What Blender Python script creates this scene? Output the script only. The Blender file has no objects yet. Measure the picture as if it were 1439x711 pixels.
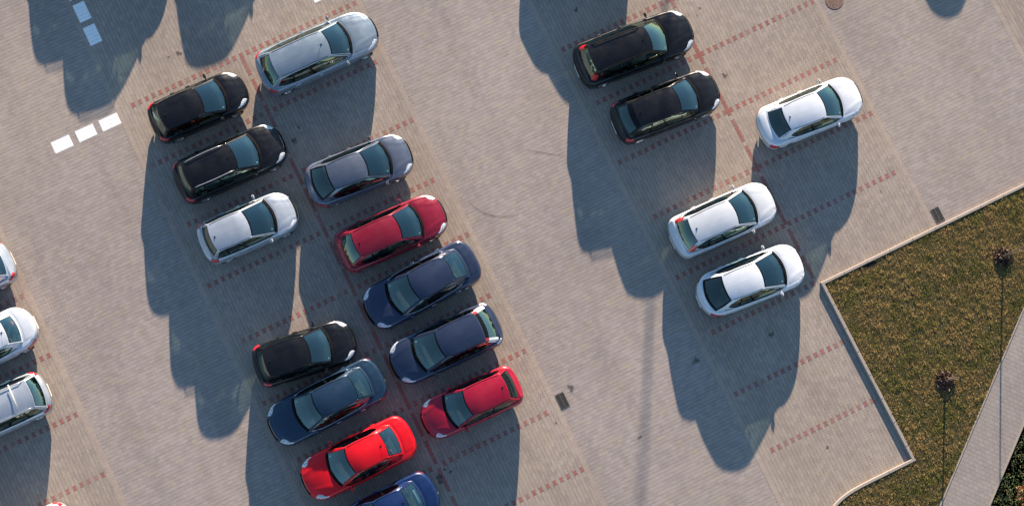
import bpy, math, random
import numpy as np
from mathutils import Matrix, Vector

random.seed(7)
rng = np.random.default_rng(7)
scene = bpy.context.scene
COL = scene.collection
R = math.radians

# ------------------------------------------------------------------ frame of the car park
ROT = R(25.93)                      # direction of the parking bays
TX, TY = -7.257, 17.524              # crossing of the left double row's centre line
UD = np.array([math.cos(ROT), math.sin(ROT)])
VD = np.array([math.sin(ROT), -math.cos(ROT)])
UR, VR = 16.285, 7.621              # the right double row: centre line and bay offset
SUN_EL = 12.0
SUN_H = np.array([0.059, 0.998])    # horizontal direction towards the sun


def uv(u, v, z=0.0):
    w = UD * u + VD * v
    return (w[0] + TX, w[1] + TY, z)


# ------------------------------------------------------------------ materials
class NT:
    """small helper to write node trees"""
    def __init__(self, name):
        self.m = bpy.data.materials.new(name)
        self.m.use_nodes = True
        self.t = self.m.node_tree
        self.t.nodes.clear()
        self.out = self.t.nodes.new('ShaderNodeOutputMaterial')

    def n(self, typ, **kw):
        nd = self.t.nodes.new(typ)
        for k, v in kw.items():
            setattr(nd, k, v)
        return nd

    def put(self, sock, val):
        if isinstance(val, bpy.types.NodeSocket):
            self.t.links.new(val, sock)
        elif val is not None:
            if sock.type == 'RGBA' and not isinstance(val, (int, float)) and len(val) == 3:
                val = (*val, 1)
            sock.default_value = val

    def math(self, op, a, b=None, c=None):
        nd = self.n('ShaderNodeMath', operation=op)
        self.put(nd.inputs[0], a)
        if b is not None:
            self.put(nd.inputs[1], b)
        if c is not None:
            self.put(nd.inputs[2], c)
        return nd.outputs[0]

    def mix(self, f, a, b, blend='MIX'):
        nd = self.n('ShaderNodeMix', data_type='RGBA', blend_type=blend)
        self.put(nd.inputs[0], f)
        self.put(nd.inputs[6], a)
        self.put(nd.inputs[7], b)
        return nd.outputs[2]

    def ramp(self, f, lo, hi, a=0.0, b=1.0):
        nd = self.n('ShaderNodeMapRange', interpolation_type='SMOOTHSTEP')
        for i, v in enumerate((f, lo, hi, a, b)):
            self.put(nd.inputs[i], v)
        return nd.outputs[0]

    def noise(self, vec, scale, detail=3.0, rough=0.5):
        nd = self.n('ShaderNodeTexNoise')
        self.put(nd.inputs['Vector'], vec)
        nd.inputs['Scale'].default_value = scale
        nd.inputs['Detail'].default_value = detail
        nd.inputs['Roughness'].default_value = rough
        return nd.outputs['Fac']

    def scaled(self, vec, s):
        nd = self.n('ShaderNodeVectorMath', operation='MULTIPLY')
        self.put(nd.inputs[0], vec)
        nd.inputs[1].default_value = s
        return nd.outputs[0]

    def obj(self):
        return self.n('ShaderNodeTexCoord').outputs['Object']

    def pos(self):
        return self.n('ShaderNodeNewGeometry').outputs['Position']

    def bsdf(self, color, rough=0.6, metal=0.0, coat=0.0, bump=None, bstr=0.3, bdist=0.01, spec=0.5):
        b = self.n('ShaderNodeBsdfPrincipled')
        self.put(b.inputs['Base Color'], color)
        self.put(b.inputs['Roughness'], rough)
        self.put(b.inputs['Metallic'], metal)
        b.inputs['Specular IOR Level'].default_value = spec
        b.inputs['Coat Weight'].default_value = coat
        b.inputs['Coat Roughness'].default_value = 0.04
        if bump is not None:
            bn = self.n('ShaderNodeBump')
            bn.inputs['Strength'].default_value = bstr
            bn.inputs['Distance'].default_value = bdist
            self.put(bn.inputs['Height'], bump)
            self.t.links.new(bn.outputs[0], b.inputs['Normal'])
        return b.outputs[0]

    def done(self, shader):
        self.t.links.new(shader, self.out.inputs[0])
        return self.m


def simple(name, color, rough=0.6, metal=0.0, coat=0.0, vary=0.12, scale=9.0, spec=0.5):
    t = NT(name)
    n = t.noise(t.obj(), scale, 4)
    k = t.ramp(n, 0.3, 0.7, 1 - vary, 1 + vary)
    c = t.mix(1.0, (*color, 1), k, 'MULTIPLY')
    return t.done(t.bsdf(c, rough, metal, coat, spec=spec))


def paving(name, swap, colors, L=0.192, Wd=0.143, amp=0.13, joint=0.011, painted=False, edge=False):
    """interlocking I-shaped concrete pavers in the object's own x/y"""
    t = NT(name)
    o = t.obj()
    sx = t.n('ShaderNodeSeparateXYZ')
    t.put(sx.inputs[0], o)
    X, Y = sx.outputs[0], sx.outputs[1]
    if swap:
        X, Y = Y, X
    p = t.math('DIVIDE', X, Wd)
    q = t.math('DIVIDE', Y, L)
    par = t.math('SUBTRACT', 1.0, t.math('MULTIPLY', 2.0, t.math('ABSOLUTE', t.math('MODULO', t.math('ROUND', p), 2.0))))
    cz = t.math('COSINE', t.math('MULTIPLY', q, 2 * math.pi))
    cz = t.math('MINIMUM', t.math('MAXIMUM', t.math('MULTIPLY', cz, 2.2), -1.0), 1.0)
    p2 = t.math('ADD', p, t.math('MULTIPLY', t.math('MULTIPLY', cz, par), amp))
    row = t.math('FLOOR', p2)
    off = t.math('MULTIPLY', t.math('ABSOLUTE', t.math('MODULO', row, 2.0)), 0.5)
    q2 = t.math('ADD', q, t.math('ADD', off, 0.0))
    brick = t.math('FLOOR', q2)
    fp = t.math('FRACT', p2)
    fq = t.math('FRACT', q2)
    dp = t.math('MULTIPLY', t.math('MINIMUM', fp, t.math('SUBTRACT', 1.0, fp)), Wd)
    dq = t.math('MULTIPLY', t.math('MINIMUM', fq, t.math('SUBTRACT', 1.0, fq)), L * 1.5)
    d = t.math('MINIMUM', dp, dq)
    jn = t.noise(o, 3.1, 3, 0.6)
    jw = t.ramp(jn, 0.3, 0.75, joint * 0.25, joint * 0.95)
    solid = t.ramp(t.math('SUBTRACT', d, jw), -0.004, 0.006)
    cb = t.n('ShaderNodeCombineXYZ')
    t.put(cb.inputs[0], row)
    t.put(cb.inputs[1], brick)
    wn = t.n('ShaderNodeTexWhiteNoise', noise_dimensions='2D')
    t.put(wn.inputs['Vector'], cb.outputs[0])
    rnd = wn.outputs['Value']
    base = t.mix(rnd, colors[0], colors[1])
    # odd yellowish and odd dark stones
    base = t.mix(t.ramp(rnd, 0.93, 0.97, 0, 0.45), base, colors[2])
    big = t.noise(o, 0.16, 4, 0.6)
    base = t.mix(1.0, base, t.ramp(big, 0.3, 0.72, 0.92, 1.06), 'MULTIPLY')
    # tyre-darkened lanes, stretched along the rows
    lane = t.noise(t.scaled(o, (0.8, 0.09, 1)), 0.9, 3, 0.55)
    base = t.mix(1.0, base, t.ramp(lane, 0.42, 0.72, 1.03, 0.9), 'MULTIPLY')
    blot = t.noise(o, 0.85, 5, 0.65)
    base = t.mix(t.ramp(blot, 0.6, 0.78, 0, 0.22), base, (0.15, 0.135, 0.125, 1))
    warm = t.noise(o, 0.11, 2, 0.5)
    base = t.mix(t.ramp(warm, 0.45, 0.7, 0, 0.22), base, (0.37, 0.30, 0.225, 1))
    grit = t.noise(o, 60.0, 4, 0.7)
    base = t.mix(1.0, base, t.ramp(grit, 0.25, 0.75, 0.84, 1.16), 'MULTIPLY')
    jc = (0.085, 0.072, 0.062, 1)
    if painted:
        wear = t.noise(o, 22.0, 5, 0.7)
        base = t.mix(t.ramp(wear, 0.50, 0.68, 1.0, 0.55), base, (0.88, 0.88, 0.87, 1))
        jc = (0.42, 0.41, 0.40, 1)
    # joints are filled with sand here and open there
    vis = t.ramp(t.noise(o, 4.5, 4, 0.65), 0.36, 0.66, 0.3, 0.85)
    sand = t.mix(1.0, base, (0.8, 0.79, 0.78, 1), 'MULTIPLY')
    c = t.mix(solid, t.mix(vis, sand, jc), base)
    h = t.math('ADD', solid, t.math('MULTIPLY', grit, 0.25))
    h = t.math('ADD', h, t.math('MULTIPLY', rnd, 0.25))
    return t.done(t.bsdf(c, 0.85, bump=h, bstr=0.2, bdist=0.004, spec=0.3))


GREY_A = ((0.335, 0.285, 0.258, 1), (0.275, 0.232, 0.212, 1), (0.40, 0.34, 0.24, 1))
GREY_B = ((0.345, 0.285, 0.238, 1), (0.275, 0.226, 0.192, 1), (0.40, 0.33, 0.23, 1))
M_aisle = paving('aisle_paving', True, GREY_A)
M_bay = paving('bay_paving', False, GREY_B)
M_strip = paving('edging_course', True, ((0.37, 0.30, 0.25, 1), (0.32, 0.255, 0.21, 1), (0.4, 0.33, 0.24, 1)), L=0.22, Wd=0.11, amp=0.0, joint=0.004)
M_paint = paving('painted_paving', True, GREY_A, painted=True)
M_walk = paving('walk_paving', True, ((0.30, 0.258, 0.232, 1), (0.255, 0.22, 0.20, 1), (0.32, 0.27, 0.22, 1)), L=0.21, Wd=0.16, amp=0.0, joint=0.009)


def red_brick():
    t = NT('red_paver')
    g = t.n('ShaderNodeNewGeometry')
    r = g.outputs['Random Per Island']
    c = t.mix(r, (0.31, 0.118, 0.098, 1), (0.25, 0.105, 0.09, 1))
    c = t.mix(t.ramp(r, 0.8, 0.98, 0, 0.6), c, (0.34, 0.21, 0.165, 1))
    n = t.noise(g.outputs['Position'], 50, 4, 0.7)
    c = t.mix(1.0, c, t.ramp(n, 0.25, 0.75, 0.75, 1.2), 'MULTIPLY')
    w = t.noise(g.outputs['Position'], 1.3, 4, 0.6)
    c = t.mix(t.ramp(w, 0.45, 0.75, 0.0, 0.5), c, (0.26, 0.2, 0.175, 1))
    return t.done(t.bsdf(c, 0.85, bump=n, bstr=0.3, bdist=0.003, spec=0.3))


M_red = red_brick()


def kerb_mat():
    t = NT('kerb_concrete')
    p = t.pos()
    n = t.noise(p, 25, 5, 0.7)
    m = t.noise(p, 1.1, 4, 0.6)
    c = t.mix(n, (0.36, 0.305, 0.26, 1), (0.29, 0.245, 0.21, 1))
    c = t.mix(t.ramp(m, 0.5, 0.75, 0, 0.5), c, (0.24, 0.21, 0.18, 1))
    return t.done(t.bsdf(c, 0.85, bump=n, bstr=0.35, bdist=0.004, spec=0.3))


M_kerb = kerb_mat()


def soil_mat():
    t = NT('grass_ground')
    p = t.pos()
    a = t.noise(p, 1.2, 5, 0.65)
    b = t.noise(p, 14, 5, 0.7)
    c = t.mix(t.ramp(a, 0.35, 0.65), (0.075, 0.07, 0.024, 1), (0.115, 0.082, 0.037, 1))
    c = t.mix(t.ramp(b, 0.4, 0.65, 0, 0.8), c, (0.045, 0.042, 0.018, 1))
    return t.done(t.bsdf(c, 0.95, bump=b, bstr=0.8, bdist=0.04, spec=0.1))


def blade_mat(name='grass_blades', g1=(0.135, 0.132, 0.034, 1), g2=(0.275, 0.19, 0.075, 1)):
    t = NT(name)
    g = t.n('ShaderNodeNewGeometry')
    r = g.outputs['Random Per Island']
    a = t.noise(g.outputs['Position'], 0.9, 4, 0.6)
    s = t.math('ADD', t.math('MULTIPLY', t.ramp(a, 0.32, 0.66), 0.7), t.math('MULTIPLY', r, 0.35))
    c = t.mix(t.ramp(s, 0.22, 0.62), g1, g2)
    c = t.mix(t.ramp(r, 0.78, 0.95, 0, 0.85), c, (0.40, 0.29, 0.15, 1))
    b = t.n('ShaderNodeBsdfDiffuse')
    t.put(b.inputs[0], c)
    tr = t.n('ShaderNodeBsdfTranslucent')
    t.put(tr.inputs[0], c)
    mx = t.n('ShaderNodeMixShader')
    mx.inputs[0].default_value = 0.3
    t.t.links.new(b.outputs[0], mx.inputs[1])
    t.t.links.new(tr.outputs[0], mx.inputs[2])
    return t.done(mx.outputs[0])


def leaf_mat(name, c1, c2, c3):
    t = NT(name)
    g = t.n('ShaderNodeNewGeometry')
    r = g.outputs['Random Per Island']
    c = t.mix(r, c1, c2)
    c = t.mix(t.ramp(r, 0.75, 0.95, 0, 1), c, c3)
    return t.done(t.bsdf(c, 0.8, spec=0.2))


M_soil = soil_mat()
M_blade = blade_mat()
M_blade_green = blade_mat('green_grass_blades', (0.11, 0.19, 0.075, 1), (0.17, 0.22, 0.10, 1))
M_litter = leaf_mat('dead_leaves', (0.05, 0.03, 0.03, 1), (0.12, 0.07, 0.055, 1), (0.30, 0.20, 0.13, 1))
M_shrub = leaf_mat('shrub_leaves', (0.24, 0.125, 0.06, 1), (0.38, 0.20, 0.09, 1), (0.14, 0.11, 0.045, 1))
M_bark = simple('bark', (0.14, 0.10, 0.07), 0.9)
M_straw = simple('dry_stalk', (0.42, 0.32, 0.19), 0.9)
M_iron = simple('cast_iron', (0.10, 0.092, 0.087), 0.6, 0.2)
M_pit = simple('drain_pit', (0.006, 0.006, 0.006), 0.9)
M_rust = simple('rusty_cover', (0.17, 0.105, 0.08), 0.75, 0.1, vary=0.25)
M_galv = simple('lamp_post_steel', (0.35, 0.36, 0.37), 0.5, 0.6)
M_black = simple('black_plastic', (0.006, 0.006, 0.0065), 0.8, spec=0.08)
M_gloss = simple('black_gloss', (0.004, 0.004, 0.0045), 0.25, spec=0.2)
M_tyre = simple('tyre_rubber', (0.02, 0.02, 0.02), 0.85)
M_rim = simple('alloy_rim', (0.52, 0.53, 0.55), 0.35, 0.85)
M_chrome = simple('chrome', (0.7, 0.71, 0.73), 0.15, 1.0)
M_plate = simple('number_plate', (0.75, 0.75, 0.72), 0.5)
M_cabin = simple('cabin_trim', (0.045, 0.048, 0.052), 0.85, spec=0.2)
M_seat = simple('seat_fabric', (0.21, 0.215, 0.22), 0.9)
M_seatred = simple('red_seat_fabric', (0.42, 0.05, 0.045), 0.9)
M_seatbeige = simple('pale_seat_fabric', (0.30, 0.27, 0.23), 0.9)
M_sticker = simple('paper_sticker', (0.72, 0.78, 0.76), 0.7)
M_shelf = simple('parcel_shelf', (0.07, 0.075, 0.08), 0.9)
M_papers = simple('pale_card', (0.62, 0.62, 0.58), 0.8)
M_railgrey = simple('grey_rail', (0.45, 0.46, 0.48), 0.35, 0.8)


def glass(name, tint, refl=0.13):
    t = NT(name)
    lw = t.n('ShaderNodeLayerWeight')
    lw.inputs[0].default_value = 0.5
    f = t.math('POWER', lw.outputs['Facing'], 4.0)
    f = t.math('ADD', refl, t.math('MULTIPLY', f, 0.9))
    tr = t.n('ShaderNodeBsdfTransparent')
    tr.inputs[0].default_value = (*tint, 1)
    gl = t.n('ShaderNodeBsdfGlossy')
    gl.inputs['Roughness'].default_value = 0.02
    gl.inputs['Color'].default_value = (0.78, 1.0, 0.90, 1)
    mx = t.n('ShaderNodeMixShader')
    t.put(mx.inputs[0], f)
    t.t.links.new(tr.outputs[0], mx.inputs[1])
    t.t.links.new(gl.outputs[0], mx.inputs[2])
    return t.done(mx.outputs[0])


M_glass = glass('window_glass', (0.60, 0.78, 0.75), 0.19)
M_side_glass = glass('side_window_glass', (0.30, 0.38, 0.37))
M_dark_glass = glass('tinted_glass', (0.17, 0.22, 0.23))


def lamp_glass(name, c1, c2, rough=0.08):
    t = NT(name)
    n = t.noise(t.obj(), 18, 2, 0.5)
    c = t.mix(t.ramp(n, 0.4, 0.6), c1, c2)
    return t.done(t.bsdf(c, rough, 0.0, 0.8))


M_head = lamp_glass('headlamp', (0.62, 0.65, 0.68, 1), (0.32, 0.34, 0.37, 1))
M_tail = lamp_glass('tail_lamp', (0.48, 0.012, 0.015, 1), (0.32, 0.008, 0.01, 1))
M_clearlens = lamp_glass('clear_tail_lens', (0.75, 0.74, 0.74, 1), (0.62, 0.6, 0.6, 1))


def paint(name, color, metal=0.3, rough=0.32, coat=0.55, spec=0.4):
    t = NT('paint_' + name)
    o = t.obj()
    d = t.noise(o, 1.6, 5, 0.65)
    c = t.mix(1.0, (*color, 1), t.ramp(d, 0.3, 0.7, 0.93, 1.06), 'MULTIPLY')
    c = t.mix(t.ramp(t.noise(o, 5.0, 5, 0.7), 0.5, 0.8, 0.0, 0.03), c, (0.25, 0.22, 0.19, 1))
    r = t.ramp(t.noise(o, 2.3, 4, 0.6), 0.3, 0.7, rough - 0.05, rough + 0.12)
    return t.done(t.bsdf(c, r, metal, coat, spec=spec))


P = {
    'black': paint('black', (0.004, 0.004, 0.006), 0.0, 0.3, 0.35, 0.25),
    'graphite': paint('graphite', (0.006, 0.006, 0.008), 0.0, 0.3, 0.35, 0.25),
    'silver': paint('silver', (0.42, 0.46, 0.51), 0.5),
    'steel': paint('steel_blue_grey', (0.215, 0.27, 0.325), 0.45),
    'bluegrey': paint('blue_grey', (0.10, 0.12, 0.165), 0.45),
    'crimson': paint('crimson', (0.20, 0.005, 0.022), 0.2, 0.32, 0.45, 0.35),
    'cherry': paint('cherry', (0.31, 0.005, 0.026), 0.1, 0.32, 0.45, 0.35),
    'scarlet': paint('scarlet', (0.60, 0.003, 0.010), 0.0, 0.34, 0.35, 0.25),
    'navy': paint('navy', (0.022, 0.034, 0.072), 0.25, 0.3, 0.5, 0.4),
    'petrol': paint('petrol_blue', (0.012, 0.034, 0.068), 0.25, 0.3, 0.5, 0.4),
    'royal': paint('royal_blue', (0.004, 0.020, 0.085), 0.1, 0.3, 0.45, 0.35),
    'white': paint('white', (0.54, 0.575, 0.625), 0.0, 0.35, 0.5, 0.35),
    'pearl': paint('pearl_white', (0.50, 0.53, 0.57), 0.1, 0.35, 0.5, 0.35),
}

# ------------------------------------------------------------------ mesh helpers


class MB:
    def __init__(self):
        self.v, self.f = [], []

    def grid(self, A, wrap=False, mask=None):
        n, m = A.shape[:2]
        b = len(self.v)
        self.v += [tuple(map(float, p)) for p in A.reshape(-1, 3)]
        for i in range(n if wrap else n - 1):
            i2 = (i + 1) % n
            for j in range(m - 1):
                if mask is not None and not mask(i, j):
                    continue
                self.f.append((b + i * m + j, b + i2 * m + j, b + i2 * m + j + 1, b + i * m + j + 1))
        return self

    def poly(self, pts):
        b = len(self.v)
        self.v += [tuple(map(float, p)) for p in pts]
        self.f.append(tuple(range(b, b + len(pts))))
        return self

    def box(self, c, s, bev=0.0, tilt=0.0):
        """rounded box: centre, size, bevel, tilt about y"""
        hx, hy, hz = (x / 2 for x in s)
        bv = min(bev, hx * .9, hy * .9, hz * .9)
        rings = []
        for (z, ins) in ((-hz, bv), (-hz + bv, 0), (hz - bv, 0), (hz, bv)):
            ring = []
            ax, ay = hx - ins, hy - ins
            cc = bv if bv else 0.0
            for (sx, sy, o) in ((1, 1, 0), (-1, 1, 1), (-1, -1, 0), (1, -1, 1)):
                p1 = (sx * ax, sy * (ay - cc)); p2 = (sx * (ax - cc), sy * ay)
                ring += ([p1, p2] if not o else [p2, p1])
            rings.append([(x, y, z) for x, y in ring])
        ct, st = math.cos(tilt), math.sin(tilt)
        A = np.array(rings)
        A = np.stack([A[..., 0] * ct + A[..., 2] * st, A[..., 1], -A[..., 0] * st + A[..., 2] * ct], -1) + np.array(c)
        A = A.transpose(1, 0, 2)
        b = len(self.v)
        self.grid(A, wrap=True)
        n, m = A.shape[:2]
        self.f.append(tuple(b + i * m for i in range(n))[::-1])
        self.f.append(tuple(b + i * m + m - 1 for i in range(n)))
        return self

    def tube(self, pts, rad, seg=8, caps=True):
        pts = [Vector(p) for p in pts]
        if not hasattr(rad, '__len__'):
            rad = [rad] * len(pts)
        b = len(self.v)
        for i, p in enumerate(pts):
            d = (pts[min(i + 1, len(pts) - 1)] - pts[max(i - 1, 0)]).normalized()
            a = d.orthogonal().normalized() if i == 0 else (a - d * a.dot(d)).normalized()
            e = d.cross(a)
            for k in range(seg):
                t = 2 * math.pi * k / seg
                self.v.append(tuple(p + (a * math.cos(t) + e * math.sin(t)) * rad[i]))
        for i in range(len(pts) - 1):
            for k in range(seg):
                k2 = (k + 1) % seg
                self.f.append((b + i * seg + k, b + i * seg + k2, b + (i + 1) * seg + k2, b + (i + 1) * seg + k))
        if caps:
            self.f.append(tuple(b + k for k in range(seg))[::-1])
            self.f.append(tuple(b + (len(pts) - 1) * seg + k for k in range(seg)))
        return self

    def lathe(self, prof, c, axis='y', seg=24, sgn=1):
        """prof: (radius, offset along the axis)"""
        A = np.zeros((seg, len(prof), 3))
        for i in range(seg):
            t = 2 * math.pi * i / seg
            for j, (r, o) in enumerate(prof):
                if axis == 'y':
                    A[i, j] = (r * math.cos(t), o * sgn, r * math.sin(t))
                else:
                    A[i, j] = (r * math.cos(t), r * math.sin(t), o)
        self.grid(A + np.array(c), wrap=True)
        return self

    def weld(self):
        seen, idx, nv = {}, [], []
        for p in self.v:
            k = (round(p[0], 4), round(p[1], 4), round(p[2], 4))
            if k not in seen:
                seen[k] = len(nv)
                nv.append(p)
            idx.append(seen[k])
        self.v = nv
        fs = []
        for f in self.f:
            q = []
            for i in f:
                if idx[i] not in q:
                    q.append(idx[i])
            if len(q) > 2:
                fs.append(tuple(q))
        self.f = fs
        return self

    def build(self, name, mat, parent=None, smooth=True):
        me = bpy.data.meshes.new(name)
        me.from_pydata(self.v, [], self.f)
        me.materials.append(mat)
        if smooth:
            me.polygons.foreach_set('use_smooth', [True] * len(me.polygons))
        me.update()
        o = bpy.data.objects.new(name, me)
        COL.objects.link(o)
        if parent is not None:
            o.parent = parent
        return o


def empty(name, loc, rz=0.0):
    o = bpy.data.objects.new(name, None)
    o.empty_display_size = 0.3
    o.location = loc
    o.rotation_euler = (0, 0, rz)
    COL.objects.link(o)
    return o


def tag(o, label=None, cat=None, group=None, kind=None):
    for k, v in (('label', label), ('category', cat), ('group', group), ('kind', kind)):
        if v:
            o[k] = v
    return o


def sheet(name, rects, mat, z, kind='structure', frame=True):
    """flat rectangles in the car park's own u/v frame"""
    mb = MB()
    for (u0, u1, v0, v1) in rects:
        mb.poly([(u0, -v1, 0), (u1, -v1, 0), (u1, -v0, 0), (u0, -v0, 0)])
    o = mb.build(name, mat, smooth=False)
    o.location = (TX, TY, z)
    o.rotation_euler = (0, 0, ROT)
    o['kind'] = kind
    return o


# ------------------------------------------------------------------ the ground
sheet('ground', [(-350, 350, -350, 350)], M_aisle, 0.0)
GW = 5.21
BAYS = [(-GW + .2, GW - .2), (UR - GW + .2, UR + GW - .2), (-21.5, -11.2), (27.85, 38.0)]
sheet('parking_bays', [(a, b, -120, 120) for a, b in BAYS], M_bay, 0.004)
sheet('paving_edge', [r for a, b in BAYS for r in ((a - .2, a - 0.004, -120, 120), (b + 0.004, b + .2, -120, 120))], M_strip, 0.004)

# red pavers of the bay lines: I-shaped stones in every second course
mb = MB()


USED = set()


def stone(u, v, w=0.143, l=0.185, flip=False):
    key = (round(u / 0.143 - .5), round(v / 0.05))
    if any((key[0], key[1] + d) in USED for d in (-3, -2, -1, 0, 1, 2, 3)):
        return
    USED.add(key)
    hw, hl = w * 0.50, l * 0.50
    k = 0.72
    pts = [(-hw, -hl), (hw, -hl), (hw, -hl * .6), (hw * k, -hl * .3), (hw * k, hl * .3), (hw, hl * .6), (hw, hl), (-hw, hl), (-hw, hl * .6), (-hw * k, hl * .3), (-hw * k, -hl * .3), (-hw, -hl * .6)]
    if flip:
        pts = [(-hw * k, -hl), (hw * k, -hl), (hw * k, -hl * .6), (hw, -hl * .3), (hw, hl * .3), (hw * k, hl * .6), (hw * k, hl), (-hw * k, hl), (-hw * k, hl * .6), (-hw, hl * .3), (-hw, -hl * .3), (-hw * k, -hl * .6)]
    mb.poly([(u + a, -(v + b), 0) for a, b in pts])


PITCH = 0.143


def snap(u, v):
    i = round(u / PITCH - 0.5)
    row_off = 0.5 * (i % 2)
    j = round(-v / 0.192 + row_off - 0.5)
    return (i + .5) * PITCH, -((j + .5 - row_off) * 0.192)


def bay_line(u0, u1, v):
    i0, i1 = math.ceil(u0 / PITCH - .5), math.floor(u1 / PITCH - .5)
    for i in range(i0, i1 + 1):
        if i % 2 == 0:
            uu, vv = snap((i + .5) * PITCH, v)
            if True:
                stone(uu, vv)


def centre_line(u, v0, v1):
    i = round(u / PITCH - .5)
    off = 0.5 * (i % 2)
    j0, j1 = int(v0 / 0.192), int(v1 / 0.192)
    for j in range(j0, j1):
        stone((i + .5) * PITCH, -((-j + .5 - off) * 0.192), l=0.19)
    return (i + .5) * PITCH


centre_line(0.0, -2.6, 27)
centre_line(UR, VR - 14, 15.1)
for k in range(-1, 12):
    e = 0.07 if k % 2 else -0.07
    bay_line(-4.86 + e, -.12, 2.5 * k)
    bay_line(.12, 4.9 + e, 2.5 * k)
    bay_line(-.4, .4, 2.5 * k)
for k in range(-7, 6):
    e = 0.07 if k % 2 else -0.07
    v = VR + 2.5 * k
    u1 = UR + 4.98 + e
    bay_line(UR - 4.78 + e, UR - .12, v)
    if k < 3:
        bay_line(UR + .12, u1, v)
    bay_line(UR - .4, UR + (.4 if k < 3 else 0.05), v)
for k in range(-5, 6):
    bay_line(-16.2, -11.35, 2.454 + 2.5 * k)
    bay_line(28.15, 33.0, 10.05 + 2.5 * k)
o = mb.build('red_paver_markings', M_red, smooth=False)
o.location = (TX, TY, 0.008)
o.rotation_euler = (0, 0, ROT)
o['kind'] = 'structure'

# white painted blocks
sheet('white_markings', [(-7.98, -7.22, -2.60, -2.11), (-6.97, -6.22, -2.60, -2.12), (-5.98, -5.21, -2.60, -2.12), (-5.215, -5.19, -2.60, -2.12)][:3], M_paint, 0.004)
sheet('white_markings', [(-5.02, -4.54, -7.21, -6.45), (-5.03, -4.54, -6.21, -5.43), (-5.03, -4.54, -8.19, -7.43), (3.55, 4.25, -3.72, -3.26)], M_paint, 0.008)

# oil spots and tyre marks


def stain_mat():
    t = NT('oil_stain')
    p = t.obj()
    n = t.noise(p, 9, 5, 0.7)
    tr = t.n('ShaderNodeBsdfTransparent')
    d = t.bsdf((0.035, 0.03, 0.027, 1), 0.6)
    mx = t.n('ShaderNodeMixShader')
    t.put(mx.inputs[0], t.ramp(n, 0.33, 0.6, 0.1, 0.6))
    t.t.links.new(tr.outputs[0], mx.inputs[1])
    t.t.links.new(d, mx.inputs[2])
    return t.done(mx.outputs[0])


M_stain = stain_mat()
mb = MB()


def blob(x, y, r, sx=1.0):
    ph = rng.random(6) * 6.28
    pts = []
    for i in range(22):
        a = 2 * math.pi * i / 22
        q = r * (1 + .25 * math.sin(2 * a + ph[0]) + .2 * math.sin(3 * a + ph[1]) + .15 * math.sin(5 * a + ph[2]))
        pts.append((x + q * math.cos(a) * sx, y + q * math.sin(a), 0))
    mb.poly(pts)


def mark(pts, w):
    L, Rr = [], []
    for i, p in enumerate(pts):
        a, b = pts[max(i - 1, 0)], pts[min(i + 1, len(pts) - 1)]
        d = np.array(b) - np.array(a)
        d = d / np.hypot(*d)
        ww = w * (0.4 + 0.6 * math.sin(math.pi * (i + .5) / len(pts)))
        L.append((p[0] - d[1] * ww, p[1] + d[0] * ww, 0)); Rr.append((p[0] + d[1] * ww, p[1] - d[0] * ww, 0))
    mb.grid(np.array([L, Rr]))


for (x, y, r, s) in ((-0.516, 3.525, 0.16, 0.8), (-0.119, 3.777, 0.07, 1), (-0.318, 3.876, 0.05, 1), (4.471, 6.975, 0.11, 1.2), (3.896, 5.644, 0.04, 1), (-10.744, 19.954, 0.08, 1.4), (-11.143, 19.802, 0.05, 1), (-6.048, 17.042, 0.07, 1), (-6.197, 16.489, 0.12, 0.9), (9.606, 21.933, 0.05, 1), (9.506, 21.632, 0.03, 1), (10.543, 19.225, 0.09, 1), (14.225, 4.739, 0.06, 1), (8.259, 13.811, 0.05, 0.6), (4.745, 21.829, 0.09, 0.8), (12.16, 9.022, 0.1, 1), (9.243, 8.013, 0.12, 1), (16.565, 14.631, 0.05, 0.6), (-5.148, 14.582, 0.05, 1), (7.064, 5.107, 0.06, 1.6), (-15.288, 0.501, 0.05, 1), (1.517, 2.186, 0.1, 1)):
    if r:
        blob(x, y, r, s)
mark([(0.572 + .1 * i, 14.143 - .035 * i + 0.0017 * i * i - .45 * (1 - math.exp(-i / 6)), 0)[:2] for i in range(20)], .018)
mark([(-7.640 + 1.15 * math.cos(a), 15.029 + 1.15 * math.sin(a)) for a in np.linspace(2.8, 1.0, 22)], .02)
mark([(2.807 + .12 * i, 16.204 - .02 * i) for i in range(12)], .02)
o = mb.build('ground_stains', M_stain, smooth=False)
o.location = (0, 0, 0.0115)
o['kind'] = 'structure'

# ------------------------------------------------------------------ kerb, grass, path
KH = 0.135
a0 = np.array([14.09, 11.045])                       # sharp corner of the island
ub = UD
far = a0 + ub * 60
low = np.array([17.405, 4.292])
# inner bend
bend = [low - UD * 1.95, ]
pt = low - UD * 1.95
ang = ROT + math.pi
for da in (1, 1, 2, 2, 3, 4, 5, 6, 6, 6, 5, 4, 3):
    ang += R(da)
    pt = pt + 0.2 * np.array([math.cos(ang), math.sin(ang)])
    bend.append(pt.copy())
pt2 = pt + 60 * np.array([math.cos(ang), math.sin(ang)])
kpath = [far, a0, low] + bend + [pt2]


def offset_path(path, d):
    out = []
    n = len(path)
    for i, p in enumerate(path):
        t = []
        if i > 0:
            t.append((p - path[i - 1]) / np.linalg.norm(p - path[i - 1]))
        if i < n - 1:
            t.append((path[i + 1] - p) / np.linalg.norm(path[i + 1] - p))
        nrm = [np.array([-q[1], q[0]]) for q in t]
        m = sum(nrm) / len(nrm)
        m = m / np.dot(m, m) if np.dot(m, m) > 0.2 else m
        out.append(p + m * d)
    return out


def dense(path, step=0.33):
    out = []
    for a, b in zip(path[:-1], path[1:]):
        L = np.linalg.norm(b - a)
        n = max(1, int(min(L, 30) / step)) if L < 25 else 60
        for i in range(n):
            out.append(a + (b - a) * i / n)
    out.append(path[-1])
    return out


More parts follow.
